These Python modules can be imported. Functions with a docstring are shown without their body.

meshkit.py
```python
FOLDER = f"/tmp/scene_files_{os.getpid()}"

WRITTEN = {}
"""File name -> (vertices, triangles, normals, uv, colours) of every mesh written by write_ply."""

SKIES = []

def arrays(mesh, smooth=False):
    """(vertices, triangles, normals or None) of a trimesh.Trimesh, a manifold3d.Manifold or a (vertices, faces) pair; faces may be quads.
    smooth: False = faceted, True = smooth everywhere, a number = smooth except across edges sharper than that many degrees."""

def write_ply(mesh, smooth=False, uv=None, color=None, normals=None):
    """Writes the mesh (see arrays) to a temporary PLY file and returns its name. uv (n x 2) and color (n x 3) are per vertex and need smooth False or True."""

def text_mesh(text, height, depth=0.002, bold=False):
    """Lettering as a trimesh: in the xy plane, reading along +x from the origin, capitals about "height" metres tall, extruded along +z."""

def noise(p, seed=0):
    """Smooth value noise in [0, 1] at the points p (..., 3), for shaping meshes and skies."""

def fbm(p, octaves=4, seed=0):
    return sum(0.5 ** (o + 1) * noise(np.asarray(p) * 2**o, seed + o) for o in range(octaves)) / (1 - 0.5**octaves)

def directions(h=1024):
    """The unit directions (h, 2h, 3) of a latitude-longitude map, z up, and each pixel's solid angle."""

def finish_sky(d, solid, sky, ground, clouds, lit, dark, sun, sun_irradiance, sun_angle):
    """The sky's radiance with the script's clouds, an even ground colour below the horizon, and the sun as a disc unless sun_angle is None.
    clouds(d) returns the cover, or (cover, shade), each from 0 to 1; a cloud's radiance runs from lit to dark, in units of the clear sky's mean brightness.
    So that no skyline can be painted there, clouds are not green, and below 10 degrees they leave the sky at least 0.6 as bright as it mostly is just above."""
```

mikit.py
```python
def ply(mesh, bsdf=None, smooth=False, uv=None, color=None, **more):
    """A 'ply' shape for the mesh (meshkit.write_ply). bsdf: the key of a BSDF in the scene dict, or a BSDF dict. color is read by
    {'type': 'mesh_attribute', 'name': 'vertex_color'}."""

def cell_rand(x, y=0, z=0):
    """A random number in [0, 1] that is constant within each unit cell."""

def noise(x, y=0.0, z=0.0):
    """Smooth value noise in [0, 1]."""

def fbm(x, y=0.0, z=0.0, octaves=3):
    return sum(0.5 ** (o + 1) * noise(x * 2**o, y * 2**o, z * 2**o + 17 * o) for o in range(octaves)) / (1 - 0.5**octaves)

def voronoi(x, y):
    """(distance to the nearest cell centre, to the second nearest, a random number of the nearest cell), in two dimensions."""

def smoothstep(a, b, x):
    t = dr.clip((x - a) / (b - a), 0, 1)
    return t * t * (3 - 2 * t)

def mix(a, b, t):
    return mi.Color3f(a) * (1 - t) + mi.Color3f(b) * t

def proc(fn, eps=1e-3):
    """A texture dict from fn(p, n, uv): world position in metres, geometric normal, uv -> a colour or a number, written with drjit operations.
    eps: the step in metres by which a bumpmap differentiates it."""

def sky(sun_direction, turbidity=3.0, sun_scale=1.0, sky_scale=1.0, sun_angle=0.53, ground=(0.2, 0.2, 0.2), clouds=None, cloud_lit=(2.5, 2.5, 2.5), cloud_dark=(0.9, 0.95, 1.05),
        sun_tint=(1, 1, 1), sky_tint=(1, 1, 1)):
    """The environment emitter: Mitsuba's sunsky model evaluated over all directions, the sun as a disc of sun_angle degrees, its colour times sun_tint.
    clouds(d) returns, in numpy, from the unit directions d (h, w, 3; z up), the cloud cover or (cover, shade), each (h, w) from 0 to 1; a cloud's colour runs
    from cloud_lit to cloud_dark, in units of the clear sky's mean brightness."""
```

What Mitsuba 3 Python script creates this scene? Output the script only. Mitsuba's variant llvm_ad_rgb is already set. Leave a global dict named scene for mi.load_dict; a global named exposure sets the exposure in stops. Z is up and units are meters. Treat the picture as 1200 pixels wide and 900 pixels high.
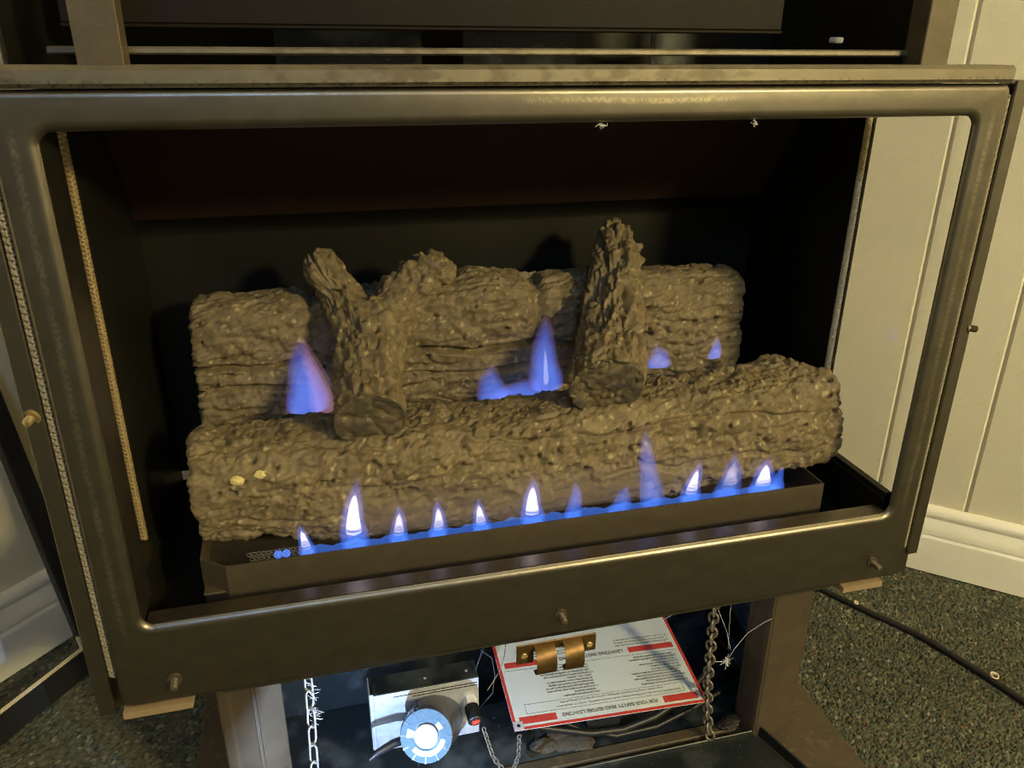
import math, numpy as np, trimesh, manifold3d as m3, mitsuba as mi, drjit as dr, mikit, meshkit
from mikit import proc, noise, fbm, smoothstep, mix, voronoi, cell_rand
T = mi.ScalarTransform4f
ZO = 0.25                       # the carpet lies ZO below the lower edge of the front frame
scene, labels = {}, {}

# ------------------------------------------------------------------ camera, light, exposure
exposure = 0.0
EYE = np.array([-0.19456, -0.57222, 0.50978 + ZO])
PITCH, YAW, ROLL, FPX = 0.39895, 0.25624, 0.00575, 940.0
FW = np.array([math.sin(YAW) * math.cos(PITCH), math.cos(YAW) * math.cos(PITCH), -math.sin(PITCH)])
RT = np.cross(FW, [0, 0, 1]); RT /= np.linalg.norm(RT)
UP = np.cross(RT, FW)
UP2 = -RT * math.sin(ROLL) + UP * math.cos(ROLL)
scene['camera'] = {'type': 'perspective', 'fov': math.degrees(2 * math.atan(600 / FPX)), 'fov_axis': 'x', 'near_clip': 0.02, 'far_clip': 50.0,
                   'to_world': T().look_at(origin=EYE.tolist(), target=(EYE + FW).tolist(), up=UP2.tolist())}
LAMP = (1.21, -2.10, 1.50)
LAMP_R = 0.14
LAMP_L = [268.0, 224.0, 110.0]
COOL = (-0.38, -2.6, 2.10)
COOL_L = [14.0, 31.0, 60.0]
TORCH = (-0.185, -0.095, 0.128)
TORCH_I = [.150, .225, .360]
FLAME_K = 1.0

def lamp_mesh(c, r):
    s = trimesh.creation.icosphere(3, r); s.apply_translation(c); return s

# ------------------------------------------------------------------ helpers
def add(key, mesh, mat, smooth=False, label=None, cat=None, group=None, kind=None, color=None, lift=True, **more):
    base, n = key, 0
    while key in scene:
        n += 1; key = f'{base}_{n:03d}'
    mesh = to_tm(mesh)
    if lift:
        mesh = mesh.copy(); mesh.apply_translation([0, 0, ZO])
    scene[key] = mikit.ply(mesh, mat, smooth=smooth, color=color, **more)
    tag(key, label, cat, group, kind)
    return key

def tag(key, label=None, cat=None, group=None, kind=None):
    e = {k: v for k, v in (('label', label), ('category', cat), ('group', group), ('kind', kind)) if v}
    if e: labels[key] = {**labels.get(key, {}), **e}

def number(name):
    n, key = 0, name
    while key in labels or key in scene:
        n += 1; key = f'{name}_{n:03d}'
    return key

def thing(name, label, cat, group=None):
    key = number(name)
    tag(key, label, cat, group)
    return key

def to_tm(m):
    if isinstance(m, m3.Manifold):
        k = m.to_mesh(); return trimesh.Trimesh(k.vert_properties[:, :3], k.tri_verts, process=False)
    if isinstance(m, (tuple, list)):
        v, f = np.asarray(m[0], float), np.asarray(m[1], int)
        if f.shape[1] == 4: f = np.vstack([f[:, [0, 1, 2]], f[:, [0, 2, 3]]])
        return trimesh.Trimesh(v, f, process=False)
    return m

def cat(ms): return trimesh.util.concatenate([to_tm(m) for m in ms])

def box(x0, x1, y0, y1, z0, z1, b=0.0015):
    lo, hi = np.array([x0, y0, z0], float), np.array([x1, y1, z1], float)
    b = min(b, 0.45 * (hi - lo).min())
    if b <= 0:
        return trimesh.creation.box(bounds=[lo, hi])
    c, h = (lo + hi) / 2, (hi - lo) / 2
    pts = []
    for s in np.ndindex(2, 2, 2):
        sg = np.array(s) * 2 - 1
        for k in range(3):
            q = h - b; q[k] = h[k]
            pts.append(c + sg * q)
    return trimesh.convex.convex_hull(np.array(pts))

def hull(pts): return trimesh.convex.convex_hull(np.asarray(pts, float))

def plate(p, n, t):
    """A flat sheet: polygon p (k x 3, convex) thickened by t along n."""
    p = np.asarray(p, float); n = np.asarray(n, float) / np.linalg.norm(n)
    return hull(np.vstack([p, p + n * t]))

def tube(path, r, k=10, closed=False):
    p = np.asarray(path, float); n = len(p)
    r = np.broadcast_to(np.asarray(r, float), (n,))
    tg = np.roll(p, -1, 0) - np.roll(p, 1, 0) if closed else np.gradient(p, axis=0)
    tg /= np.linalg.norm(tg, axis=1, keepdims=True) + 1e-12
    u = np.cross(tg[0], [0.31, 0.2, 0.93]); u /= np.linalg.norm(u)
    rings, a = [], np.arange(k) * 2 * np.pi / k
    for i in range(n):
        u = u - tg[i] * (u @ tg[i]); u /= np.linalg.norm(u)
        w = np.cross(tg[i], u)
        rings.append(p[i] + r[i] * (np.cos(a)[:, None] * u + np.sin(a)[:, None] * w))
    v = np.vstack(rings); f = []
    for i in range(n if closed else n - 1):
        j = (i + 1) % n
        for q in range(k):
            f += [[i * k + q, i * k + (q + 1) % k, j * k + (q + 1) % k, j * k + q]]
    f = np.array(f); f = np.vstack([f[:, [0, 1, 2]], f[:, [0, 2, 3]]])
    if not closed:
        v = np.vstack([v, p[:1], p[-1:]]); a0, a1 = len(v) - 2, len(v) - 1
        q = np.arange(k)
        f = np.vstack([f, np.stack([q * 0 + a0, (q + 1) % k, q], 1), np.stack([q * 0 + a1, (n - 1) * k + q, (n - 1) * k + (q + 1) % k], 1)])
    return trimesh.Trimesh(v, f, process=False)

def cyl(p0, p1, r, k=24, r1=None, bev=0.0):
    p0, p1 = np.asarray(p0, float), np.asarray(p1, float)
    r1 = r if r1 is None else r1
    d = (p1 - p0) / np.linalg.norm(p1 - p0)
    pts = []
    u = np.cross(d, [0, 0, 1] if abs(d[2]) < .9 else [1, 0, 0]); u /= np.linalg.norm(u); w = np.cross(d, u)
    a = np.arange(k) * 2 * np.pi / k
    ring = np.cos(a)[:, None] * u + np.sin(a)[:, None] * w
    if bev:
        pts = [p0 + ring * (r - bev), p0 + d * bev + ring * r, p1 - d * bev + ring * r1, p1 + ring * (r1 - bev)]
    else:
        pts = [p0 + ring * r, p1 + ring * r1]
    return hull(np.vstack(pts))

def rope(path, r, pitch, strands=2, k=6, step=6):
    """Braided rope: strands twisted around the path."""
    p = np.asarray(path, float)
    s = np.concatenate([[0], np.cumsum(np.linalg.norm(np.diff(p, axis=0), axis=1))])
    n = int(s[-1] / pitch * step) + 2
    q = np.stack([np.interp(np.linspace(0, s[-1], n), s, p[:, i]) for i in range(3)], 1)
    t = np.gradient(q, axis=0); t /= np.linalg.norm(t, axis=1, keepdims=True)
    u = np.cross(t, [0.3, 0.9, 0.2]); u /= np.linalg.norm(u, axis=1, keepdims=True); w = np.cross(t, u)
    out = []
    for d in range(strands):
        for sg in ((1, -1) if strands > 1 else (1,)):
            ph = sg * np.linspace(0, s[-1], n) / pitch * np.pi + d * 2 * np.pi / strands
            out.append(tube(q + 0.62 * r * (np.cos(ph)[:, None] * u + np.sin(ph)[:, None] * w), r * 0.46, k))
    return cat(out)

def rrect(x0, x1, z0, z1, r, k=8):
    pts = []
    for cx, cz, a0 in ((x1 - r, z1 - r, 0), (x0 + r, z1 - r, 90), (x0 + r, z0 + r, 180), (x1 - r, z0 + r, 270)):
        a = np.radians(a0 + np.linspace(0, 90, k))
        pts.append(np.stack([cx + r * np.cos(a), cz + r * np.sin(a)], 1))
    return np.vstack(pts)

def loft(rings):
    n = len(rings[0]); v = np.vstack(rings); f = []
    for i in range(len(rings) - 1):
        for q in range(n):
            f.append([i * n + q, i * n + (q + 1) % n, (i + 1) * n + (q + 1) % n, (i + 1) * n + q])
    return to_tm((v, np.array(f)))

def lathe(prof, axis_p, axis_d, k=24):
    """prof: (distance along axis, radius)."""
    d = np.asarray(axis_d, float); d /= np.linalg.norm(d)
    u = np.cross(d, [0, 0, 1] if abs(d[2]) < .9 else [1, 0, 0]); u /= np.linalg.norm(u); w = np.cross(d, u)
    a = np.arange(k) * 2 * np.pi / k
    ring = np.cos(a)[:, None] * u + np.sin(a)[:, None] * w
    m = loft([np.asarray(axis_p) + d * h + ring * max(r, 1e-5) for h, r in prof])
    m.fix_normals(); return m

# ------------------------------------------------------------------ materials
def bs(**k): return {'type': 'twosided', 'bsdf': {'type': 'principled', **k}}
def rgb(*c): return {'type': 'rgb', 'value': list(c)}

def steel_fn(p, n, uv):
    f = fbm(p.x * 90, p.y * 90, p.z * 90, 3)
    s = smoothstep(.80, .88, noise(p.x * 900, p.y * 900, p.z * 900))
    return mix(mix((.088, .067, .042), (.120, .094, .060), f), (.20, .17, .12), s * .35)
def frame_fn(p, n, uv):
    f = fbm(p.x * 70, p.y * 70, p.z * 70, 3)
    g = noise(p.x * 700, p.y * 700, p.z * 700)
    c = mix((.170, .150, .120), (.225, .200, .163), f)
    # the line where the removed front has rubbed the paint
    ax = dr.abs(dr.abs(p.x) - (.3632 + .0016 * (noise(p.z * 40, p.x * 3) - .5)))
    side = (1 - smoothstep(.0006, .0036, ax)) * smoothstep(.30, .36, p.z) * (1 - smoothstep(.70, .715, p.z))
    az = dr.abs(p.z - (.7245 + .003 * (noise(p.x * 14, 3.3) - .5)))
    top = (1 - smoothstep(.0004, .0032, az)) * smoothstep(.35, .65, noise(p.x * 12, 7.0)) * (1 - smoothstep(.34, .36, dr.abs(p.x)))
    w = dr.maximum(side, top) * (.35 + .65 * smoothstep(.3, .7, noise(p.x * 700, p.y * 300, p.z * 420))) * (.35 + .65 * noise(p.x * 60, p.z * 60, 1.0))
    c = mix(c, (.42, .365, .27), w * .9)
    return mix(c, (.26, .225, .16), smoothstep(.80, .88, g) * .3)
def rail_fn(p, n, uv):
    f = fbm(p.x * 60, p.y * 60, p.z * 60, 3)
    c = mix((.170, .146, .106), (.236, .204, .150), f)
    rust = smoothstep(.56, .70, fbm(p.x * 420, p.y * 300, p.z * 420, 3) + .12 * (noise(p.x * 25, 1.0) - .5)) * (1 - smoothstep(.7350, .7415, p.z))
    blot = smoothstep(.66, .8, noise(p.x * 11, 2.0)) * smoothstep(.45, .7, fbm(p.x * 90, p.y * 80, p.z * 120, 3))
    return mix(c, (.055, .040, .024), dr.minimum(rust * .65 + blot * .4, .8))
def fire_fn(p, n, uv):
    f = fbm(p.x * 9, p.y * 9, p.z * 9, 4)
    return mix((.009, .0085, .0064), (.019, .018, .0132), f)
def hood_fn(p, n, uv):
    f = fbm(p.x * 14, p.y * 14, p.z * 14, 4)
    return mix((.006, .004, .0026), (.012, .0085, .0056), f)
def base_fn(p, n, uv):
    f = fbm(p.x * 40, p.y * 40, p.z * 40, 4)
    s = smoothstep(.6, .75, fbm(p.x * 130, p.y * 130, 2.0, 3))
    return mix(mix((.060, .043, .026), (.095, .070, .043), f), (.16, .12, .075), s * .35)
def ped_fn(p, n, uv):
    f = fbm(p.x * 22, p.y * 22, p.z * 22, 4)
    s = smoothstep(.50, .74, f)
    d = smoothstep(.90, .95, noise(p.x * 320, p.y * 320, p.z * 320))
    return mix(mix((.016, .020, .022), (.075, .085, .085), s), (.3, .32, .3), d * .25)
def zinc_fn(p, n, uv):
    f = fbm(p.x * 150, p.y * 150, p.z * 150, 3)
    return mix((.52, .52, .54), (.70, .70, .74), f)
def wall_fn(p, n, uv):
    f = fbm(p.x * 5, p.y * 5, p.z * 5, 3)
    s = smoothstep(.8, .86, noise(p.x * 260, p.y * 260, p.z * 260))
    return mix(mix((.69, .63, .47), (.74, .68, .51), f), (.55, .48, .35), s * .25)
def base_board_fn(p, n, uv):
    f = fbm(p.x * 8, p.y * 8, p.z * 8, 3)
    return mix((.86, .81, .68), (.90, .86, .73), f)
def brass_fn(p, n, uv):
    f = fbm(p.x * 180, p.y * 180, p.z * 180, 3)
    return mix((.15, .088, .034), (.26, .158, .062), f)

M = {
 'm_frame': bs(base_color=proc(frame_fn), metallic=.97, roughness=.35, specular=.5),
 'm_rail': bs(base_color=proc(rail_fn), metallic=.8, roughness=.48, specular=.5),
 'm_steel': bs(base_color=proc(steel_fn), metallic=.45, roughness=.45, specular=.5),
 'm_fire': bs(base_color=proc(fire_fn), metallic=.3, roughness=.38, specular=.28),
 'm_soot': bs(base_color=rgb(.035, .019, .013), metallic=.1, roughness=.6, specular=.3),
 'm_hood': bs(base_color=proc(hood_fn), metallic=.1, roughness=.55, specular=.18),
 'm_base': bs(base_color=proc(base_fn), metallic=.1, roughness=.55, specular=.4),
 'm_ped': bs(base_color=proc(ped_fn), metallic=.2, roughness=.38, specular=.5),
 'm_pan': bs(base_color=proc(steel_fn), metallic=.5, roughness=.5, specular=.4),
 'm_zinc': bs(base_color=proc(zinc_fn), metallic=.35, roughness=.42),
 'm_chain': bs(base_color=rgb(.50, .48, .44), metallic=.7, roughness=.38),
 'm_chain_dull': bs(base_color=rgb(.24, .21, .17), metallic=.6, roughness=.5),
 'm_brass': bs(base_color=proc(brass_fn), metallic=.85, roughness=.44),
 'm_gold': bs(base_color=rgb(.55, .42, .20), metallic=.8, roughness=.35),
 'm_black': bs(base_color=rgb(.012, .012, .013), roughness=.45, specular=.5),
 'm_black_soft': bs(base_color=rgb(.014, .013, .012), roughness=.6, specular=.4),
 'm_tan': bs(base_color=rgb(.27, .19, .105), roughness=.6),
 'm_rope': bs(base_color=rgb(.62, .53, .36), roughness=.75),
 'm_rope_shaded': bs(base_color=rgb(.30, .22, .12), roughness=.55, metallic=.2),  # same rope in a darker tone for the less lit left window
 'm_rope_dark': bs(base_color=rgb(.24, .20, .13), roughness=.65),
 'm_white': bs(base_color=rgb(.85, .86, .88), roughness=.4),
 'm_dial': bs(base_color=rgb(.085, .14, .185), roughness=.7, specular=.2),
 'm_knob': bs(base_color=rgb(.07, .075, .11), roughness=.35, specular=.5),
 'm_red': bs(base_color=rgb(.50, .055, .045), roughness=.4),
 'm_star': bs(base_color=rgb(.75, .09, .045), roughness=.45),
 'm_plate': bs(base_color=rgb(.62, .66, .66), roughness=.38, specular=.5),
 'm_ink': bs(base_color=rgb(.045, .05, .05), roughness=.6),
 'm_wall': bs(base_color=proc(wall_fn), roughness=.5, specular=.35),
 'm_groove': bs(base_color=rgb(.60, .54, .40), roughness=.6),
 'm_board': bs(base_color=proc(base_board_fn), roughness=.4, specular=.4),
 'm_far': bs(base_color=rgb(.12, .12, .12), roughness=.9),  # unseen walls, toned dark to keep bounced light low
 'm_ceiling': bs(base_color=rgb(.45, .44, .42), roughness=.9),
 'm_carpet': bs(base_color={'type': 'mesh_attribute', 'name': 'vertex_color'}, roughness=.95, specular=.1),
 'm_log': bs(base_color={'type': 'mesh_attribute', 'name': 'vertex_color'}, roughness=.62, specular=.35),
 'm_chip': bs(base_color=rgb(.62, .50, .20), roughness=.5),
 'm_lint': bs(base_color=rgb(.5, .48, .44), roughness=.9),
 'm_web': bs(base_color=rgb(.72, .74, .74), roughness=.8),
 'm_dust': bs(base_color=rgb(.075, .062, .045), roughness=.9),
 'm_wire': bs(base_color=rgb(.035, .032, .03), roughness=.5),
 'm_glass': {'type': 'thindielectric', 'int_ior': 1.5, 'ext_ior': 1.0},
 'm_flame': {'type': 'null'},
}
scene.update(M)

# ------------------------------------------------------------------ lamps, all out of view
scene['unseen_warm_lamp'] = mikit.ply(lamp_mesh(LAMP, LAMP_R), 'm_white', smooth=True, emitter={'type': 'area', 'radiance': rgb(*LAMP_L), 'sampling_weight': 40.0})  # unseen warm source, placed so the shadows fall to the left
tag('unseen_warm_lamp', 'unseen warm lamp behind the camera to the right, lighting the stove and right wall', 'lamp')
scene['unseen_cool_lamp'] = mikit.ply(lamp_mesh(COOL, 0.14), 'm_white', smooth=True, emitter={'type': 'area', 'radiance': rgb(*COOL_L), 'sampling_weight': 8.0})  # unseen cool source, placed to light the left wall
tag('unseen_cool_lamp', 'unseen cool lamp behind the camera, placed to light the left wall', 'lamp')
scene['unseen_torch'] = {'type': 'spot', 'intensity': rgb(*TORCH_I), 'cutoff_angle': 57.0, 'beam_width': 50.0, 'sampling_weight': 14.0,
                        'to_world': T().look_at(origin=list(TORCH), target=[-0.150, 0.10, 0.085], up=[0, 0, 1])}  # out of view, placed to light the pedestal compartment

# ------------------------------------------------------------------ the room
FZ = -ZO
PR, DR = np.array([.6903, .3125]), np.array([.73, -.6834])      # foot of the right wall, its direction
PL = np.array([-.6324, .3869]); DL = np.array([-.6834, -.73])    # foot of the left wall
A = np.stack([DR, -DL], 1); s, t = np.linalg.solve(A, PL - PR)
CORNER = PR + DR * s
H = 2.2
def wall_panels(name, origin, d, n, cuts, length, label):
    """A wall of upright boards with bevelled edges over a backing sheet; n points into the room."""
    d3, n3 = np.array([*d, 0]), np.array([*n, 0])
    o = np.array([*origin, 0.0])
    back = plate([o + [0, 0, FZ], o + d3 * length + [0, 0, FZ], o + d3 * length + [0, 0, H], o + [0, 0, H]], -n3, .02)
    back.apply_translation(-n3 * .0035)
    add(name, back, 'm_groove', kind='structure')
    for a, b in zip(cuts[:-1], cuts[1:]):
        g, e = .0012, .0026
        def pt(q, off, z): return o + d3 * q + n3 * off + np.array([0, 0, z])
        pts = []
        for z in (FZ, H):
            pts += [pt(a + g, -.0036, z), pt(b - g, -.0036, z), pt(a + g + e, 0, z), pt(b - g - e, 0, z)]
        add(name + '__panel', hull(pts), 'm_wall')
nR = np.array([-.6834, -.73]); nL = np.array([.73, -.6834])
q0 = float((PR - CORNER) @ DR)
gr = [q0 - .0585, q0 + .0655]
cutsR = [0.0] + [q0 - .0585 - .124 * k for k in (3, 2, 1) if q0 - .0585 - .124 * k > .03] + gr + [q0 + .0655 + .2, q0 + .0655 + .31, q0 + .0655 + .5]
cutsR += list(np.arange(cutsR[-1] + .15, 3.6, .16)) + [3.6]
wall_panels('wall_right', CORNER, DR, nR, cutsR, 3.6, '')
cutsL = [0.0] + list(np.arange(.11, 3.5, .155)) + [3.6]
wall_panels('wall_left', CORNER, DL, nL, cutsL, 3.6, '')
def far_wall(name, a, b):
    a, b = np.array([*a, FZ]), np.array([*b, FZ]); up = np.array([0, 0, H - FZ])
    add(name, ([a, b, b + up, a + up], [[0, 1, 2, 3]]), 'm_far', kind='structure')
cr, cl = CORNER + DR * 3.6, CORNER + DL * 3.6; cf = CORNER + DR * 3.6 + DL * 3.6
far_wall('unseen_wall_front', cr, cf); far_wall('unseen_wall_back', cf, cl)
add('ceiling', ([np.array([*c, H]) for c in (CORNER, cl, cf, cr)], [[0, 1, 2, 3]]), 'm_ceiling', kind='structure')  # out of view, its grey held down to limit bounced light

def baseboard(name, origin, d, n):
    prof = np.array([(0, 0), (.0155, 0), (.0155, .058), (.0135, .0605), (.0120, .0630), (.0135, .0665), (.0125, .074), (.0100, .081), (.0072, .087),
                     (.0062, .0905), (.0085, .0940), (.0098, .0985), (.0088, .1035), (.0055, .1085), (.0, .1110)])
    d3, n3 = np.array([*d, 0]), np.array([*n, 0]); o = np.array([*origin, FZ])
    rings = [np.array([o + d3 * q + n3 * a + np.array([0, 0, z]) for a, z in prof]) for q in (.0, 3.6)]
    m = loft(rings); m.fix_normals()
    add(name, m, 'm_board', smooth=40, kind='structure')
baseboard('baseboard_right', CORNER, DR, nR)
baseboard('baseboard_left', CORNER, DL, nL)

# carpet: loops of pile as real relief near the stove
def carpet():
    rng = np.random.default_rng(5)
    cell = .0036
    x0, x1, y0, y1 = -.80, 1.02, -.22, .62
    gx, gy = np.meshgrid(np.arange(x0 - .02, x1 + .02, cell), np.arange(y0 - .02, y1 + .02, cell * 1.05))
    P = np.stack([gx.ravel(), gy.ravel()], 1) + rng.uniform(-.42, .42, (gx.size, 2)) * cell
    from scipy.spatial import cKDTree
    tr = cKDTree(P)
    st = .0021
    X, Y = np.meshgrid(np.arange(x0, x1, st), np.arange(y0, y1, st))
    Q = np.stack([X.ravel(), Y.ravel()], 1)
    dd, ii = tr.query(Q)
    hgt = np.sqrt(np.clip(1 - (dd / (cell * .72)) ** 2, 0, 1))
    lh = rng.uniform(.55, 1.0, len(P))
    z = FZ - .0042 + .0042 * hgt * lh[ii]
    pal = np.array([(.085, .088, .060), (.055, .060, .044), (.115, .108, .072), (.072, .085, .062), (.100, .078, .052), (.040, .042, .034), (.20, .19, .135)])
    pick = rng.choice(7, len(P), p=[.26, .2, .16, .14, .12, .08, .04])
    big = meshkit.fbm(np.c_[P * 9, P[:, :1] * 0], 3)
    C = pal[pick] * (.8 + .4 * rng.random((len(P), 1))) * (.8 + .4 * big[:, None])
    V = np.c_[Q, z]; n, m = X.shape
    idx = np.arange(n * m).reshape(n, m)
    F = np.vstack([np.stack([idx[:-1, :-1], idx[:-1, 1:], idx[1:, 1:]], -1).reshape(-1, 3), np.stack([idx[:-1, :-1], idx[1:, 1:], idx[1:, :-1]], -1).reshape(-1, 3)])
    far = np.array([(*CORNER, FZ - .0045), (*cl, FZ - .0045), (*cf, FZ - .0045), (*cr, FZ - .0045)])
    V2 = np.vstack([V, far]); F2 = np.vstack([F, len(V) + np.array([[0, 1, 2], [0, 2, 3]])])
    col = np.vstack([C[ii], np.tile([[.085, .085, .06]], (4, 1))])
    return trimesh.Trimesh(V2, F2, process=False), col
cm, cc = carpet()
add('floor', cm, 'm_carpet', smooth=False, color=cc, kind='structure')

# ------------------------------------------------------------------ the stove
S = thing('gas_stove', 'brown freestanding gas log stove with its front glass removed, standing across the corner', 'stove')
HW, HT = .377, .4976
# front frame: raised pressed-steel ring with rounded edges and a return behind the opening
IX, IZ0, IZ1, OZ1 = .3492, .0784, .4588, .4832
def ring(d_out, y, inner):
    o = rrect(-IX - d_out, IX + d_out, IZ0 - d_out, IZ1 + d_out, .009 + max(d_out, -.006)) if inner else rrect(-HW + d_out, HW - d_out, 0 + d_out, OZ1 - d_out, .006)
    return np.c_[o[:, 0], np.full(len(o), y), o[:, 1]]
rings = [ring(.012, .0062, True), ring(0, .0058, True), ring(0, .0045, True), ring(.0012, .0025, True), ring(.0035, .0007, True), ring(.0070, 0, True),
         ring(.0045, 0, False), ring(.0022, .0006, False), ring(.0007, .0022, False), ring(0, .0050, False), ring(0, .016, False), ring(.004, .016, False)]
fm = loft(rings); fm.fix_normals()
FF = add(S + '__front_frame', fm, 'm_frame', smooth=35)
add(FF + '__top_rail', box(-.392, HW + .001, -.0006, .03, .4842, HT, .0028), 'm_rail', smooth=35)
add(FF + '__inner_return', cat([box(-.3475, .3478, .003, .0225, .0755, .0783, .0008), box(-.3515, -.3494, .003, .050, .0755, .4600, .0006)]), 'm_frame', smooth=30)
add(FF + '__lower_lip', box(-.30, .302, .008, .03, -.0085, -.0004, .001), 'm_frame')
for sx in (-1, 1):
    fl = cat([box(min(sx * .3835, sx * .3962), max(sx * .3835, sx * .3962), .0035, .0065, .022 if sx > 0 else -.006, .486, .0008),
              box(min(sx * .3768, sx * .3962), max(sx * .3768, sx * .3962), .0135, .016, -.008, .486, .0008),
              box(min(sx * .3945, sx * .3962), max(sx * .3945, sx * .3962), .0035, .03, .022 if sx > 0 else -.006, .486, .0008)])
    add(FF + '__side_flange', fl, 'm_frame')
    add(FF + '__rope_gasket', rope([(sx * .3803, .0085, .030), (sx * .3803, .0085, .474)], .0034, .0052), 'm_rope_dark', smooth=True, label='braided rope gasket in the slot of the frame')
# studs
def stud(p, d, L=.011, r=.0032):
    p, d = np.asarray(p, float), np.asarray(d, float)
    prof = [(-.001, r * 1.0)]
    for i in range(9):
        prof += [(L * i / 9, r), (L * (i + .5) / 9, r * .86)]
    prof += [(L, r), (L + .0008, r * .7), (L + .001, 0)]
    return cat([lathe(prof, p, d, 14), cyl(p - d * .001, p + d * .0012, r * 1.9, 16)])
for x in (-.333, .0034, .3385):
    add(FF + '__stud', stud((x, 0, .0233), (0.05, -1, -.05)), 'm_steel', smooth=40)
add(FF + '__stud', stud((.3945, .008, .2697), (1, -.25, -.12), L=.010), 'm_steel', smooth=40)
add(FF + '__stud', stud((-.391, .0045, .2683), (-.35, -1, -.3), L=.007), 'm_gold', smooth=40, label='brass coloured stud end')
# tan packing tabs under the frame corners
for x0, x1 in ((-.3765, -.3225), (.3075, .3540)):
    add(FF + '__packing_tab', hull([(x0, -.003, -.0008), (x1, -.003, -.0008), (x0, .012, -.0012), (x1, .012, -.0012), (x0, -.003, -.0075), (x1, -.003, -.0075), (x0, .012, -.009), (x1, .012, -.009)]), 'm_tan', label='tan packing tab under the frame corner')

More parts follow.
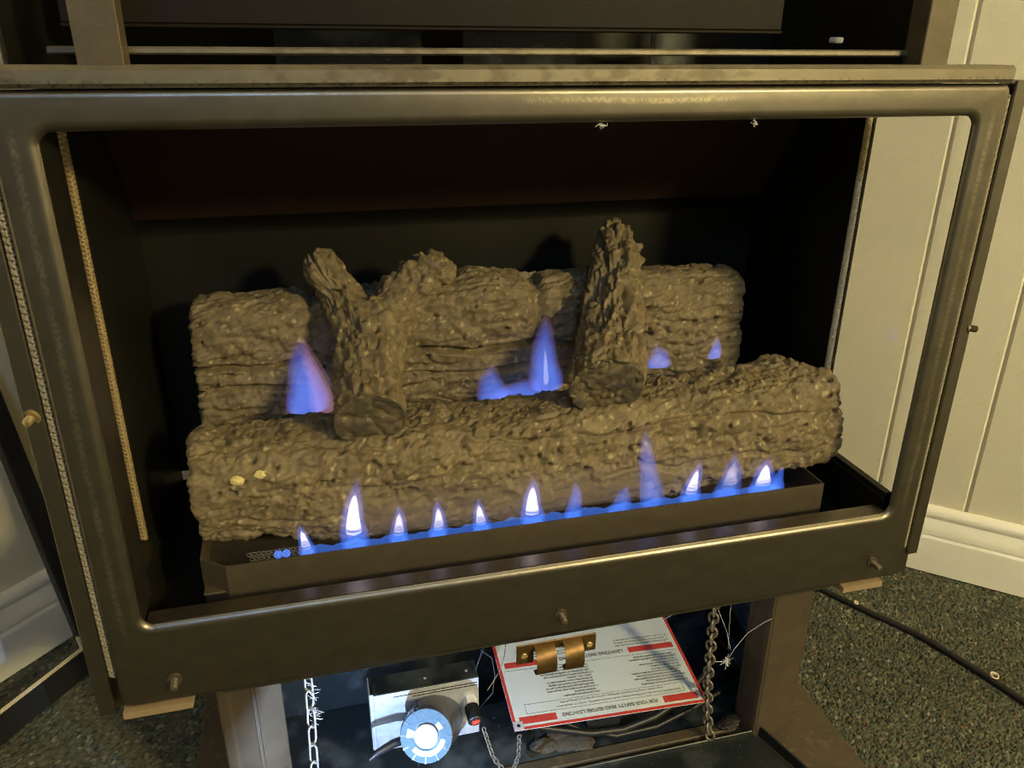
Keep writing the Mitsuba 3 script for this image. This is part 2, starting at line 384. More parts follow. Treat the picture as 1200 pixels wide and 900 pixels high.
# brass spring catch
LT = S + '__latch'
lz = -.0165
lat = cat([box(-.0392, -.0225, -.0016, 0, lz - .0095, lz + .0095, .0005), box(.0225, .0392, -.0016, 0, lz - .0075, lz + .0105, .0005), box(-.0392, .0392, -.0016, 0, lz + .003, lz + .0125, .0005)])
lat.apply_translation([0, -.0004, 0])
LT = add(LT, lat, 'm_brass', smooth=30, label='brass double roller catch screwed under the frame')
def finger(x0, x1):
    pts = [(-.002, .010), (-.008, .008), (-.0125, .003), (-.0145, -.004), (-.0140, -.011), (-.0115, -.0165), (-.007, -.019), (-.003, -.0185)]
    pts = np.array(pts); th = .0012
    nrm = np.gradient(pts, axis=0); nrm = np.stack([-nrm[:, 1], nrm[:, 0]], 1); nrm /= np.linalg.norm(nrm, axis=1, keepdims=True)
    q = np.vstack([pts, (pts + nrm * th)[::-1]])
    n = len(q)
    v = np.vstack([np.c_[np.full(n, x), q[:, 0], q[:, 1] + lz] for x in (x0, x1)])
    from shapely.geometry import Polygon
    pg = trimesh.creation.extrude_polygon(Polygon(q), x1 - x0, engine='earcut')
    w = pg.vertices.copy(); pg.vertices = np.c_[w[:, 2] + x0, w[:, 0], w[:, 1] + lz]
    pg.fix_normals(); return pg
add(LT + '__finger', finger(-.0225, -.0030), 'm_brass', smooth=35)
add(LT + '__finger', finger(.0055, .0240), 'm_brass', smooth=35)
for x in (-.032, .0325):
    add(LT + '__screw', cat([cyl((x, -.0016, lz), (x, -.0034, lz), .0034, 18, bev=.0006), box(x - .0026, x + .0026, -.0040, -.0033, lz - .0004, lz + .0004, 0)]), 'm_gold', smooth=35)

# hood above the opening: posts, ledge, louvre opening, upper panel
for x0, x1, y in ((-.3185, -.2918, 0.002), (.2985, .3245, .018)):
    add(S + '__post', cat([box(x0, x1, y, y + .003, .485, .74, .001), box(x0, x0 + .002, y, y + .022, .485, .74, .0008), box(x1 - .002, x1, y, y + .022, .485, .74, .0008)]), 'm_steel', smooth=30)
add(scene_key := S + '__post__screw_hole', cyl((.314, .0172, .5425), (.314, .0185, .5425), .0024, 14), 'm_black') if False else None
add(S + '__ledge', box(-.3425, .3085, .036, .055, .5032, .5082, .0012), 'm_rail', smooth=30)
HD = add(S + '__hood', cat([box(-.368, -.365, .034, .24, .49, .74), box(.350, .353, .06, .34, .49, .74), box(-.357, .357, .33, .34, .49, .74), box(-.357, .353, .05, .33, .4795, .4830)]), 'm_fire', label='dark hood above the firebox')
add(HD + '__baffle', cat([box(-.350, .232, .120, .124, .5235, .74, .001), box(-.350, .232, .118, .136, .5205, .5235, .001)]), 'm_hood', smooth=30)
for x0, x1 in ((-.205, -.070), (-.030, .085), (.165, .215)):
    add(HD + '__louvre_tab', box(x0, x1, .250, .252, .4835, .5235, .0004), 'm_ped')
add(HD + '__clip', box(.2865, .2955, .118, .128, .5135, .5185, .001), 'm_lint', label='small pale clip inside the hood')
# firebox
FB = S + '__firebox'
sy, by = .137, .3215
XL, XR = -.3585, .3465
def sheet(prof, x0, x1):
    p = np.array(prof); n = len(p)
    v = np.vstack([np.c_[np.full(n, x0), p], np.c_[np.full(n, x1), p]])
    f = [[i, i + 1, n + i + 1, n + i] for i in range(n - 1)]
    return to_tm((v, f))
bend = [(by, .05), (by, .325)]
for a in np.linspace(0, 1, 9):
    bend.append((by - .012 * a ** 2, .325 + .02 * a))
add(FB + '__upper_baffle', sheet([bend[-1], (by - .012 - .095, .478)], XL, XR), 'm_soot', label='sooty brown sloping upper panel')
add(FB, cat([sheet(bend, XL, XR)]), 'm_fire', smooth=50, label='dark steel firebox lining')
add(FB + '__roof_panel', box(XL, XR, .02, .33, .4765, .4785, 0), 'm_fire')
add(FB + '__floor_panel', box(XL - .012, XR + .016, .018, .33, .030, .034, 0), 'm_fire')
sideR = np.array([(XR, sy), (XR - .0005, .172), (XR - .0035, .182), (XR - .0035, .205), (XR - .0005, .215), (XR, by)])  # shallow rib shaped to catch light, standing in for a reflection
for sx in (-1, 1):
    px = sideR.copy()
    if sx < 0: px[:, 0] = XL
    v = np.vstack([np.c_[px, np.full(6, z)] for z in (.03, .478)])
    f = [[i, i + 1, 6 + i + 1, 6 + i] for i in range(5)]
    add(FB + '__side_panel', to_tm((v, f)), 'm_fire', smooth=20)
    X = XR if sx > 0 else XL
    yy = sy if sx > 0 else .113
    # channel, rope and glass of the side window
    ch = [box(min(X, X + sx * .0085), max(X, X + sx * .0085), yy + .001, yy + .0035, .085, .478, .0005), box(min(X + sx * .0075, X + sx * .009), max(X + sx * .0075, X + sx * .009), yy - .006, by, .03, .482, .0005)]
    if sx < 0: ch.append(box(X - .001, X + .001, yy, sy + .001, .03, .478, 0))
    add(FB + '__window_channel', cat(ch), 'm_fire')
    add(FB + '__window_gasket', rope([(X + sx * .0028, yy - .0025, .094), (X + sx * .0028, yy - .0025, .474)], .0032, .0038), 'm_rope' if sx > 0 else 'm_rope_shaded', smooth=True, label='braided rope gasket at the rear edge of the side window')
    xa, xb = sorted((sx * .3475, sx * .372))
    add(FB + '__window_sill', cat([box(*sorted((sx * .352, X + sx * .010 + sx * .004)), .0165, yy + .002, .030, .0935, .0008), box(*sorted((sx * .3495, X + sx * .010 + sx * .004)), .0165, yy + .002, .0860, .0885, .0008)]), 'm_fire')
    add(FB + '__window_header', box(*sorted((sx * .3475, sx * .362)), .02, yy + .004, .462, .4785, .0008), 'm_fire')
    xg = X + sx * .0062
    add(FB + '__window_pane', ([(xg, .018, .092), (xg, yy - .0005, .092), (xg, yy - .0005, .476), (xg, .018, .476)], [[0, 1, 2, 3]]), 'm_glass', label='clear side window pane')
# outer casing, widened at the rear to shade the left wall
add(S + '__casing', cat([box(-.3985, -.3955, .200, .44, .012, .74), box(.3955, .3985, .235, .44, .012, .74), box(-.3985, .3985, .437, .44, .012, .74), box(-.3985, -.3680, .2005, .2035, .012, .74), box(.3620, .3985, .2355, .2385, .012, .74)]), 'm_steel')

# burner pan
PN = S + '__burner_pan'
def vplate(a, b, z0, z1, t=.0016):
    a, b = np.array(a, float), np.array(b, float); d = b - a; n = np.array([-d[1], d[0]]); n /= np.linalg.norm(n)
    pts = [(*q, z) for q in (a, b, a + n * t, b + n * t) for z in (z0, z1)]
    return hull(pts)
pan = [vplate((-.2875, .0500), (.3045, .0500), .030, .0925), vplate((-.310, .0675), (-.2875, .0500), .030, .0925), vplate((-.310, .28), (-.310, .0675), .030, .0925), vplate((.3045, .0500), (.3045, .28), .030, .0925),
       box(-.309, .303, .0516, .28, .064, .066, .0005), box(-.285, .255, .200, .270, .066, .137, .001)]
PN = add(PN, cat(pan), 'm_pan', smooth=25)
add(PN + '__burner_tube', cyl((-.285, .0600, .0760), (.29, .0600, .0760), .0065, 20), 'm_black_soft', smooth=35)
# perforated burner screen at the left end
def screen():
    rods = []
    for i in range(13):
        for j in range(3):
            x = -.268 + i * .0042; z = .0855 + j * .0040
            rods.append(tube([(x + (.0021 if j % 2 else 0) + .0020 * math.cos(a), .0585 + (z - .0855) * .4, z + .0020 * math.sin(a)) for a in np.arange(6) * math.pi / 3], .0004, 4, closed=True))
    return cat(rods)
add(PN + '__perforated_screen', screen(), 'm_chain_dull', smooth=True, label='perforated metal screen peeping out beside the flames')
# pedestal
PD = S + '__pedestal'
add(PD, cat([box(-.309, -.306, .06, .33, FZ + .01, .012), box(.306, .309, .06, .33, FZ + .01, .012), box(-.309, .309, .205, .208, FZ + .01, .012), box(-.305, .305, .062, .205, FZ + .010, FZ + .013),
    box(-.232, .30, .030, .09, -.0135, -.0105, .0006)]), 'm_ped', label='dusty dark pedestal compartment')
for sx in (-1, 1):
    fx, ix = (.2630, .2560) if sx > 0 else (.2790, .2585)
    a = [(sx * ix, .074), (sx * ix, .066), (sx * fx, .0450), (sx * (fx + .003), .0440), (sx * .3110, .0450), (sx * .3110, .075)]
    parts = [vplate(p, q, FZ + .009, .010, .0012 * -sx) for p, q in zip(a[:-1], a[1:])]
    add(PD + '__corner_post', cat(parts), 'm_base', smooth=15)
add(PD + '__sill_strip', box(-.25, .246, .0540, .068, FZ + .011, FZ + .0165, .0008), 'm_base', smooth=30, label='brown front strip of the pedestal floor')
add(S + '__base_plate', box(-.367, .3675, -.06, .36, FZ, FZ + .009, .0015), 'm_base', smooth=30, label='brown base plate on the carpet')
DD = add(S + '__drop_door', cat([hull([(-.262, .050, FZ + .0105), (.262, .050, FZ + .0105), (-.30, -.075, FZ + .0105), (.30, -.075, FZ + .0105), (-.262, .050, FZ + .0125), (.262, .050, FZ + .0125), (-.30, -.075, FZ + .0125), (.30, -.075, FZ + .0125)])]), 'm_ped', label='dusty drop-down pedestal door folded open')
add(DD + '__rim', cat([vplate((.268, .050), (.306, -.075), FZ + .0105, FZ + .024, .0022), vplate((-.306, -.075), (-.268, .050), FZ + .0105, FZ + .024, .0022), box(-.262, .262, .0445, .0475, FZ + .0105, FZ + .018, .0006)]), 'm_ped', smooth=30)

# ------------------------------------------------------------------ ceramic logs
def ridged(p, o, seed): return 1 - np.abs(2 * meshkit.fbm(p, o, seed) - 1)
from scipy.spatial import cKDTree
def cells(P, size, seed, warp=.35):
    """Cellular crust: (bump height 0..1 with sunk joints, a random number per cell)."""
    g = np.random.default_rng(seed)
    W_ = P + size * warp * 2 * (np.stack([meshkit.noise(P / size * 1.3, seed + k) for k in (1, 2, 3)], 1) - .5)
    k_ = np.unique(np.floor(W_ / size).astype(np.int64), axis=0)
    k_ = np.unique((k_[:, None, :] + np.array([(a, b, c) for a in (-1, 0, 1) for b in (-1, 0, 1) for c in (-1, 0, 1)])).reshape(-1, 3), axis=0)
    pts = (k_ + g.random(k_.shape)) * size
    d, i = cKDTree(pts).query(W_, k=2)
    r = g.random(len(pts))
    return np.clip((d[:, 1] - d[:, 0]) / size / .35, 0, 1), r[i[:, 0]]
def bark(P, N, axis, seed, amp=1.0, crust=1.0, groove=1.0):
    iso = np.clip(1 - groove * 2, 0, 1)
    ax = np.asarray(axis, float); ax /= np.linalg.norm(ax)
    along = (P @ ax)[:, None] * ax; across = P - along
    q = along * 9 + across * 42
    d = .0095 * (meshkit.fbm(P * 18, 3, seed) - .5)
    d -= .0085 * groove * np.clip(ridged(q, 3, seed + 3) - .80, 0, 1) / .2
    q2 = along * (40 + 45 * iso) + across * (95 - 10 * iso)
    d += .0040 * (meshkit.fbm(q2, 4, seed + 7) - .5) * crust
    st = along * (.62 + .38 * iso) + across
    b1, r1 = cells(st, .017, seed + 30); b2, r2 = cells(st, .0070, seed + 31)
    mk = np.clip((meshkit.fbm(P * 34, 2, seed + 40) - .36) / .25, .15, 1)
    b3, r3 = cells(P, .0034, seed + 33)
    d += crust * (.0040 * (r1 - .5) * b1 + .0020 * (np.sqrt(b1) - 1) + mk * (.0024 * (r2 - .5) * np.sqrt(b2) - .0008 * (1 - b2)) + (.4 + .6 * mk) * .0017 * (r3 - .5) * np.sqrt(b3))
    d -= .0045 * groove * np.clip(ridged(along * 30 + across * 60, 3, seed + 5) - .84, 0, 1) / .16
    d += .0026 * (meshkit.fbm(P * 300, 2, seed + 11) - .5) * crust
    d -= .009 * np.clip(meshkit.fbm(P * 110, 2, seed + 13) - .70, 0, 1) / .2 * crust
    return P + N * (d * np.asarray(amp))[:, None]
def bark_col(P, seed, tone=1.0):
    a = meshkit.fbm(P * 22, 3, seed + 21)[:, None]; b = meshkit.fbm(P * 130, 3, seed + 22)[:, None]
    b2, r2 = cells(P, .0070, seed + 31); b3, r3 = cells(P, .0036, seed + 33)
    col = np.array([.124, .090, .045]) * (1 - a) + np.array([.202, .150, .077]) * a
    col = col * (.74 + .52 * b) * (.84 + .32 * r2[:, None]) * (.86 + .28 * r3[:, None])
    fl = (r3 > .955)[:, None] * np.clip(b3[:, None] * 1.5, 0, 1)
    col = col * (1 - .6 * fl) + np.array([.44, .36, .19]) * .6 * fl
    return col * tone
def log_tube(C, ry, rz, n_exp, seed, res=.0015, cap=.010, amp=1.0, crust=1.0, shear=None, tone=1.0):
    """C: control points of the axis; ry, rz: half sizes at them (horizontal, vertical) of a super-elliptic section with rounded ends."""
    C = np.asarray(C, float); L = np.linalg.norm(np.diff(C, axis=0), axis=1); s = np.r_[0, np.cumsum(L)]
    n = int(s[-1] / res); sv = np.linspace(0, s[-1], n)
    from scipy.interpolate import PchipInterpolator as PI
    P = PI(s, C)(sv); RY = PI(s, np.asarray(ry, float))(sv); RZ = PI(s, np.asarray(rz, float))(sv)
    tg = np.gradient(P, axis=0); tg /= np.linalg.norm(tg, axis=1, keepdims=True)
    hz = np.cross(tg, [0, 0, 1.0]); hz /= np.linalg.norm(hz, axis=1, keepdims=True); up = np.cross(hz, tg)
    k = int(2 * np.pi * max(np.mean(RY), np.mean(RZ)) / res)
    a = np.arange(k) * 2 * np.pi / k
    c, d = np.cos(a), np.sin(a)
    sc = (np.abs(c) ** n_exp + np.abs(d) ** n_exp) ** (-1 / n_exp)
    c, d = c * sc, d * sc
    rings = []
    def add_ring(i, f, off): rings.append(P[i] + tg[i] * off + f * (RY[i] * c[:, None] * hz[i] + RZ[i] * d[:, None] * up[i]))
    ncap = max(6, int(np.mean(RZ) / res / 1.4))
    for f in np.linspace(.02, .84, ncap): add_ring(0, f, -cap)
    for u in np.linspace(0, 1, 7)[1:-1]: add_ring(0, .84 + .16 * math.sin(u * np.pi / 2), -cap * math.cos(u * np.pi / 2))
    for i in range(n): add_ring(i, 1.0, 0)
    for u in np.linspace(1, 0, 7)[1:-1]: add_ring(n - 1, .84 + .16 * math.sin(u * np.pi / 2), cap * math.cos(u * np.pi / 2))
    for f in np.linspace(.84, .02, ncap): add_ring(n - 1, f, cap)
    m = loft(rings)
    V = m.vertices; nr = len(rings)
    e0, e1 = len(V), len(V) + 1
    q = np.arange(k)
    F = np.vstack([m.faces, np.stack([q * 0 + e0, (q + 1) % k, q], 1), np.stack([q * 0 + e1, (nr - 1) * k + q, (nr - 1) * k + (q + 1) % k], 1)])
    V = np.vstack([V, rings[0].mean(0), rings[-1].mean(0)])
    m = trimesh.Trimesh(V, F, process=False)
    if m.volume < 0: m.invert()
    return m
def finish(m, axis, seed, amp=1.0, crust=1.0, tone=1.0, extra=None, colfn=None, groove=1.0):
    P, N = np.array(m.vertices), np.array(m.vertex_normals)
    if extra is not None: P = P + N * extra(P, N)[:, None]
    Q = bark(P, N, axis, seed, amp, crust if np.isscalar(crust) else crust(P, N), groove)
    col = bark_col(Q, seed, tone)
    if colfn is not None: col = colfn(Q, N, col)
    return trimesh.Trimesh(Q, m.faces, process=False), np.clip(col, 0, 1)

# front log
C = [(-.301, .111, .143), (-.235, .111, .1400), (-.19, .111, .1335), (0, .111, .1335), (.16, .111, .1390), (.325, .111, .1515)]
m = log_tube(C, [.045, .046, .047, .047, .047, .045], [.047, .050, .0555, .0555, .0560, .0575], 3.6, 1)
v = m.vertices; q = np.clip((v[:, 0] - .18) / .14, 0, 1); v[:, 0] -= q * (v[:, 1] - .066) * .68; m.vertices = v
def crust_front(P, N): return 1.0 - .65 * np.clip((.140 - P[:, 2]) / .02, 0, 1) * np.clip((.16 - np.abs(P[:, 0] + .02)) / .03, 0, 1) * (P[:, 1] < .09)
def front_extra(P, N):
    e = .011 * (meshkit.fbm(P * np.array([16, 34, 34]), 3, 91) - .5)
    wob = meshkit.fbm(P * np.array([14, 5, 5]), 3, 92) - .5
    for z0, x0, x1, dep in ((.172, -.06, .30, .0060), (.148, -.20, -.02, .0050), (.128, .06, .33, .0050), (.118, -.29, -.17, .0045), (.186, -.30, -.10, .004)):
        e -= dep * np.clip(1 - np.abs(P[:, 2] - z0 - .05 * wob) / .0032, 0, 1) * np.clip((P[:, 0] - x0) / .03, 0, 1) * np.clip((x1 - P[:, 0]) / .03, 0, 1) * (N[:, 1] < .4)
    e -= .004 * np.clip(1 - np.abs(P[:, 2] - .105 - .006 * np.sin(P[:, 0] * 60)) / .0025, 0, 1) * (P[:, 0] < -.20)     # long crack at the left foot
    return e
def front_col(P, N, col):
    s = np.clip((.150 - P[:, 2]) / .025, 0, 1) * np.clip((.20 - np.abs(P[:, 0] - .0)) / .05, 0, 1) * (P[:, 1] < .095)
    g = np.array([.155, .118, .086])
    return col * (1 - .65 * s[:, None]) + g * .65 * s[:, None]
m, c = finish(m, (1, 0, 0), 1, groove=.12, amp=1.08, crust=crust_front, extra=front_extra, colfn=front_col)
FL = thing('front_log', 'long crusty brown ceramic log lying along the front burner', 'log')
add(FL, m, 'm_log', smooth=True, color=c)
rg = np.random.default_rng(3)
def chip(p, r, seed):
    b = trimesh.creation.icosphere(3, 1.0); v = b.vertices
    b.vertices = np.asarray(p) + v * np.array([1.2, .6, .8]) * r * (.7 + .6 * meshkit.fbm(v * 2.2 + seed, 2)[:, None]); return b
add(FL + '__chip', chip((-.2495, .0655, .1700), .0048, 1), 'm_chip', smooth=True, label='yellowish chip stuck to the log')
add(FL + '__chip', chip((-.2690, .0650, .1670), .0050, 4), 'm_chip', smooth=True, label='yellowish chip stuck to the log')

# rear log
C = [(-.301, .238, .211), (-.20, .238, .211), (-.06, .238, .213), (.06, .238, .213), (.18, .238, .212), (.274, .238, .210)]
m = log_tube(C, [.038, .038, .039, .040, .038, .036], [.070, .069, .071, .073, .070, .070], 3.6, 31)
def rear_extra(P, N):
    fr = (N[:, 1] < .2)
    cz = .2165 + .0035 * np.sin(P[:, 0] * 55) + .006 * (meshkit.noise(P * 40, 4) - .5)
    e = -.013 * np.clip(1 - np.abs(P[:, 2] - cz) / .004, 0, 1) * fr * (P[:, 0] < .17)
    cz2 = .193 + .003 * np.sin(P[:, 0] * 40)
    e += -.006 * np.clip(1 - np.abs(P[:, 2] - cz2) / .003, 0, 1) * fr * (P[:, 0] < .1)
    mid = np.clip(1 - np.abs(P[:, 0] + .02) / .06, 0, 1)
    e += .008 * mid * np.clip((P[:, 2] - .22) / .02, 0, 1)
    e += -.010 * np.clip(1 - np.abs(P[:, 0] - .037) / .012, 0, 1) * (P[:, 2] > .20) * fr
    e += -.008 * np.clip(1 - np.abs(P[:, 0] + .195) / .010, 0, 1) * (P[:, 2] > .21)
    return e
m, c = finish(m, (1, 0, 0), 31, extra=rear_extra, amp=.9, groove=.35)
add(thing('rear_log', 'brown ceramic log with deep cracks lying along the back of the firebox', 'log'), m, 'm_log', smooth=True, color=c)

def blob(bones, res=.0018, trims=()):
    out = None
    for (a, ra, b, rb) in bones:
        sp = [m3.Manifold.sphere(r, 28).translate([float(x) for x in p]) for p, r in ((a, ra), (b, rb))]
        h = m3.Manifold.batch_hull(sp)
        out = h if out is None else out + h
    for n, off in trims: out = out.trim_by_plane([float(x) for x in n], float(off))
    out = out.refine_to_length(res)
    t = to_tm(out); t = trimesh.Trimesh(t.vertices, t.faces, process=True)
    trimesh.smoothing.filter_taubin(t, iterations=14)
    return t
# forked log
F0, F1 = np.array([-.1530, .080, .2085]), np.array([-.1400, .186, .258])
ax = (F1 - F0) / np.linalg.norm(F1 - F0)
LTIP, RTIP = np.array([-.1790, .212, .309]), np.array([-.0770, .215, .297])
bones = [(F0 - ax * .03, .0320, F0 + ax * .04, .0335), (F0 + ax * .04, .0335, F1 - ax * .01, .036), (F1 - ax * .012 + [-.012, 0, 0], .027, [-.1660, .202, .287], .0225), ([-.1660, .202, .287], .0225, LTIP, .0215),
         (F1 - ax * .015 + [.010, 0, -.002], .028, [-.1060, .205, .278], .026), ([-.1060, .205, .278], .026, RTIP, .0255)]
nrm = np.array([-.05, -.90, -.34]); nrm /= np.linalg.norm(nrm)
m = blob(bones, trims=[(-nrm, float(-nrm @ (F0 + nrm * .008)))])
def end_amp(m, n, p): return 1 - .62 * np.clip(((m.vertices - p) @ n + .006) / .004, 0, 1)
def end_col(n, p, off=.004):
    def fn(P, N, col):
        k = np.clip(((P - p) @ n + off) / .004, 0, 1)[:, None] * np.clip((N @ n - .3) / .3, 0, 1)[:, None]
        return col * (1 - .88 * k) + np.array([.052, .043, .034]) * .88 * k
    return fn
m, c = finish(m, (-.1, .7, .6), 51, groove=.7, amp=.85 * end_amp(m, nrm, F0 + nrm * .008), colfn=end_col(nrm, F0 + nrm * .008))
add(thing('forked_log', 'Y-shaped brown ceramic log with two stubby branches, laid across the left of the fire', 'log'), m, 'm_log', smooth=True, color=c)
# upright split log
U0, U1, U2 = np.array([.0690, .080, .2170]), np.array([.1080, .172, .258]), np.array([.1310, .232, .322])
ax = (U1 - U0) / np.linalg.norm(U1 - U0)
bones = [(U0 - ax * .03, .0350, U0 + ax * .03, .0360), (U0 + ax * .03, .0360, U1, .0330), (U1, .0330, (U1 + U2) / 2, .0275), ((U1 + U2) / 2, .0275, U2, .0205), ([.131, .218, .290], .02, [.148, .226, .301], .016)]
nr2 = np.array([-.12, -.88, -.36]); nr2 /= np.linalg.norm(nr2)
m = blob(bones, trims=[(-nr2, float(-nr2 @ (U0 + nr2 * .006)))])
def up_extra(P, N):
    w = (P - U0) @ ax
    side = (P - U0 - w[:, None] * ax) @ np.array([1.0, 0, 0])
    e = -.016 * np.clip(1 - np.abs(side - .012 + .006 * np.sin(w * 70)) / .007, 0, 1) * np.clip((w - .045) / .01, 0, 1) * np.clip((.115 - w) / .012, 0, 1) * (N[:, 1] < .1)
    e += -.008 * np.clip(1 - np.abs(side + .010) / .006, 0, 1) * np.clip((w - .055) / .01, 0, 1) * np.clip((.09 - w) / .01, 0, 1) * (N[:, 1] < .1)
    return e
m, c = finish(m, (.3, .7, .6), 71, amp=.95 * end_amp(m, nr2, U0 + nr2 * .006), extra=up_extra, colfn=end_col(nr2, U0 + nr2 * .006))
add(thing('split_log', 'craggy brown ceramic log propped steeply across the right of the fire', 'log'), m, 'm_log', smooth=True, color=c)

# ------------------------------------------------------------------ flames (they only give off light)
BLUE, DEEP, PALE, WHITE, VIOLET = (.075, .24, 1.0), (.05, .12, .62), (.25, .45, 1.0), (1.0, .86, .62), (.34, .16, .42)
def flame_shell(base, h, w, lean, a, b, sq=.38, seed=0, k=22, n=18, tipw=.0, bulge=.28):
    """Closed drop from height a*h to b*h above the base."""
    base = np.asarray(base, float); rings = []
    ang = np.arange(k) * 2 * np.pi / k
    for i in range(n + 1):
        u = i / n
        t = a + (b - a) * u
        r = w / 2 * (1 - u ** 2.5) ** .85 * (.86 + .14 * math.sin(min(u * 2.5, 1) * math.pi))
        r *= min(1, (u / .05 + .25))
        cx = lean[0] * t ** 1.6 * h + .05 * w * math.sin(t * 6 + seed)
        cy = lean[1] * t ** 1.6 * h
        rings.append(base + np.c_[cx + max(r, 1e-5) * np.cos(ang), cy + max(r, 1e-5) * sq * np.sin(ang), np.full(k, t * h)])
    m = loft(rings)
    V = np.vstack([m.vertices, rings[0].mean(0), rings[-1].mean(0)]); q = np.arange(k); nr = len(rings)
    F = np.vstack([m.faces, np.stack([q * 0 + len(V) - 2, (q + 1) % k, q], 1), np.stack([q * 0 + len(V) - 1, (nr - 1) * k + q, (nr - 1) * k + (q + 1) % k], 1)])
    m = trimesh.Trimesh(V, F, process=False)
    if m.volume < 0: m.invert()
    return m
def glow(key, mesh, col, g):
    add(key, mesh, 'm_flame', smooth=False, emitter={'type': 'area', 'radiance': rgb(*[FLAME_K * g * c for c in col]), 'sampling_weight': .02})
def flame(label, base, h, w, lean=(0, 0), core=0.0, strength=1.0, seed=0, violet=0.0, group=None, core_lo=.22, core_hi=.84):
    t = thing('gas_flame', label, 'flame', group)
    w *= 1.28
    glow(t + '__outer_mantle', flame_shell(base, h, w, lean, 0, 1, seed=seed), DEEP, .22 * strength)
    glow(t + '__mantle', flame_shell(base, h, w * .90, lean, .005, .95, seed=seed), DEEP, .22 * strength)
    glow(t + '__middle_cone', flame_shell(base, h, w * .80, lean, .01, .84, seed=seed), BLUE, .16 * strength)
    glow(t + '__inner_cone', flame_shell(base, h, w * .66, lean, .015, .62, seed=seed), BLUE, .20 * strength)
    glow(t + '__lower_cone', flame_shell(base, h, w * .60, lean, .015, .36, seed=seed), BLUE, .18 * strength)
    if violet: glow(t + '__tip', flame_shell(base, h, w * .75, lean, .40, 1.15, seed=seed), VIOLET, violet)
    if core:
        glow(t + '__outer_core', flame_shell(base, h, w * .50, lean, core_lo, core_hi, seed=seed), WHITE, core * .45)
        glow(t + '__white_core', flame_shell(base, h, w * .42, lean, core_lo + .09, core_hi - .03, seed=seed), WHITE, core * .6)
        glow(t + '__bright_core', flame_shell(base, h, w * .32, lean, core_lo + .19, core_hi - .07, seed=seed), WHITE, core * .8)
fy, fz = .0570, .0870
front = [(-.2185, .030, .0125, (-.10, 0), .55, 1.0, 'small white-tipped flame at the left end of the burner'),
         (-.1765, .066, .0215, (.07, 0), 1.3, 1.0, 'tallest white-cored flame, second from the left'),
         (-.1355, .036, .0150, (0, 0), .40, .9, 'short flame just right of the tallest white one'),
         (-.0995, .036, .0150, (.02, 0), .45, .9, 'short white-hearted flame, fourth from the left'),
         (-.0590, .033, .0150, (-.06, 0), .45, .9, 'short flame left of the white-cored middle one'),
         (-.0085, .047, .0205, (-.03, 0), 1.2, 1.0, 'white-cored flame in the middle of the burner'),
         (.0330, .037, .0150, (.02, 0), 0, .8, 'faint blue flame right of the white-cored middle one'),
         (.0790, .026, .0200, (.30, 0), 0, .7, 'low spreading blue flame before the tall faint one'),
         (.1130, .082, .0215, (-.14, .02), 0, .62, 'tall faint blue flame licking up the log'),
         (.1560, .042, .0190, (.12, 0), .55, 1.0, 'blue flame with a pale slanting heart, fourth from the right end'),
         (.1970, .045, .0250, (.10, .02), .15, .75, 'broad blue flame with a ragged tip near the right end'),
         (.2350, .036, .0270, (.12, 0), .75, 1.0, 'broad white-topped flame at the right end of the burner'),
         (.2530, .025, .0140, (.12, 0), 0, 1.0, 'last small blue flame at the right end')]
for i, (x, h, w, lean, core, st, lab) in enumerate(front):
    flame(lab, (x, fy, fz), h + .004, w, lean, core, st, seed=i * 1.7, violet=.05 if h > .035 else 0)
# low blue sheet joining the front flames
def ribbon():
    n = 90; rings = []; ang = np.arange(10) * 2 * np.pi / 10
    for i in range(n + 1):
        x = -.222 + .478 * i / n
        hh = .0046 + .0018 * math.sin(i * .9) + .0012 * math.sin(i * 2.3)
        s = .02 if i in (0, n) else 1
        rings.append(np.c_[np.full(10, x), fy + s * .004 * np.cos(ang), fz + .0045 + s * hh * np.sin(ang)])
    m = loft(rings); m.fix_normals()
    if m.volume < 0: m.invert()
    return m
t = thing('burner_flame_sheet', 'low continuous blue flame along the front burner under the taller flames', 'flame')
glow(t, ribbon(), BLUE, .40)
for x, lab in ((-.2430, 'tiny round blue flame at the perforated screen, the left one of two'), (-.2360, 'tiny round blue flame at the perforated screen, the right one of two')):
    b = trimesh.creation.icosphere(3, .0036); b.apply_translation((x, .0555, .0940))
    glow(thing('pilot_flame', lab, 'flame', 'tiny flames at the perforated screen'), b, BLUE, .75)
PINK = (.62, .30, .42)
def back_flame(lab, base, h, w, lean, st, pink=0, core=0, seed=0):
    t = thing('gas_flame', lab, 'flame')
    for nm, f, hi, c, g in (('outer_mantle', 1.0, 1.0, VIOLET, .10), ('mantle', .92, .92, DEEP, .18), ('outer_cone', .86, .83, DEEP, .20), ('middle_cone', .78, .74, BLUE, .14), ('inner_cone', .68, .62, BLUE, .16), ('lower_cone', .58, .46, BLUE, .14)):
        glow(t + '__' + nm, flame_shell(base, h, w * f, lean, 0, hi, seed=seed, sq=.4), c, g * st)
    if pink:
        for i, f in enumerate((1.0, .8, .6)):
            glow(t + '__pink_edge', flame_shell(np.asarray(base) + [w * .36, -.004, 0], h * (1 - .12 * i), w * .62 * f, (-.16, 0), 0, 1, seed=seed, sq=.4), PINK, pink / 3)
    if core: glow(t + '__white_core', flame_shell(base, h, w * .14, lean, .1, .55, seed=seed, sq=.4), WHITE, core)
back_flame('broad blue flame with a pink right edge between the rear log and the forked log', (-.2080, .182, .170), .082, .046, (.02, 0), 1.0, pink=.32)
back_flame('low blue flame behind the front log, left of the tall pointed one', (-.018, .182, .164), .042, .040, (-.05, 0), .8, seed=1)
back_flame('tall pointed blue flame at the middle of the rear burner', (.0405, .182, .168), .088, .040, (-.05, 0), 1.0, core=.25, seed=2)
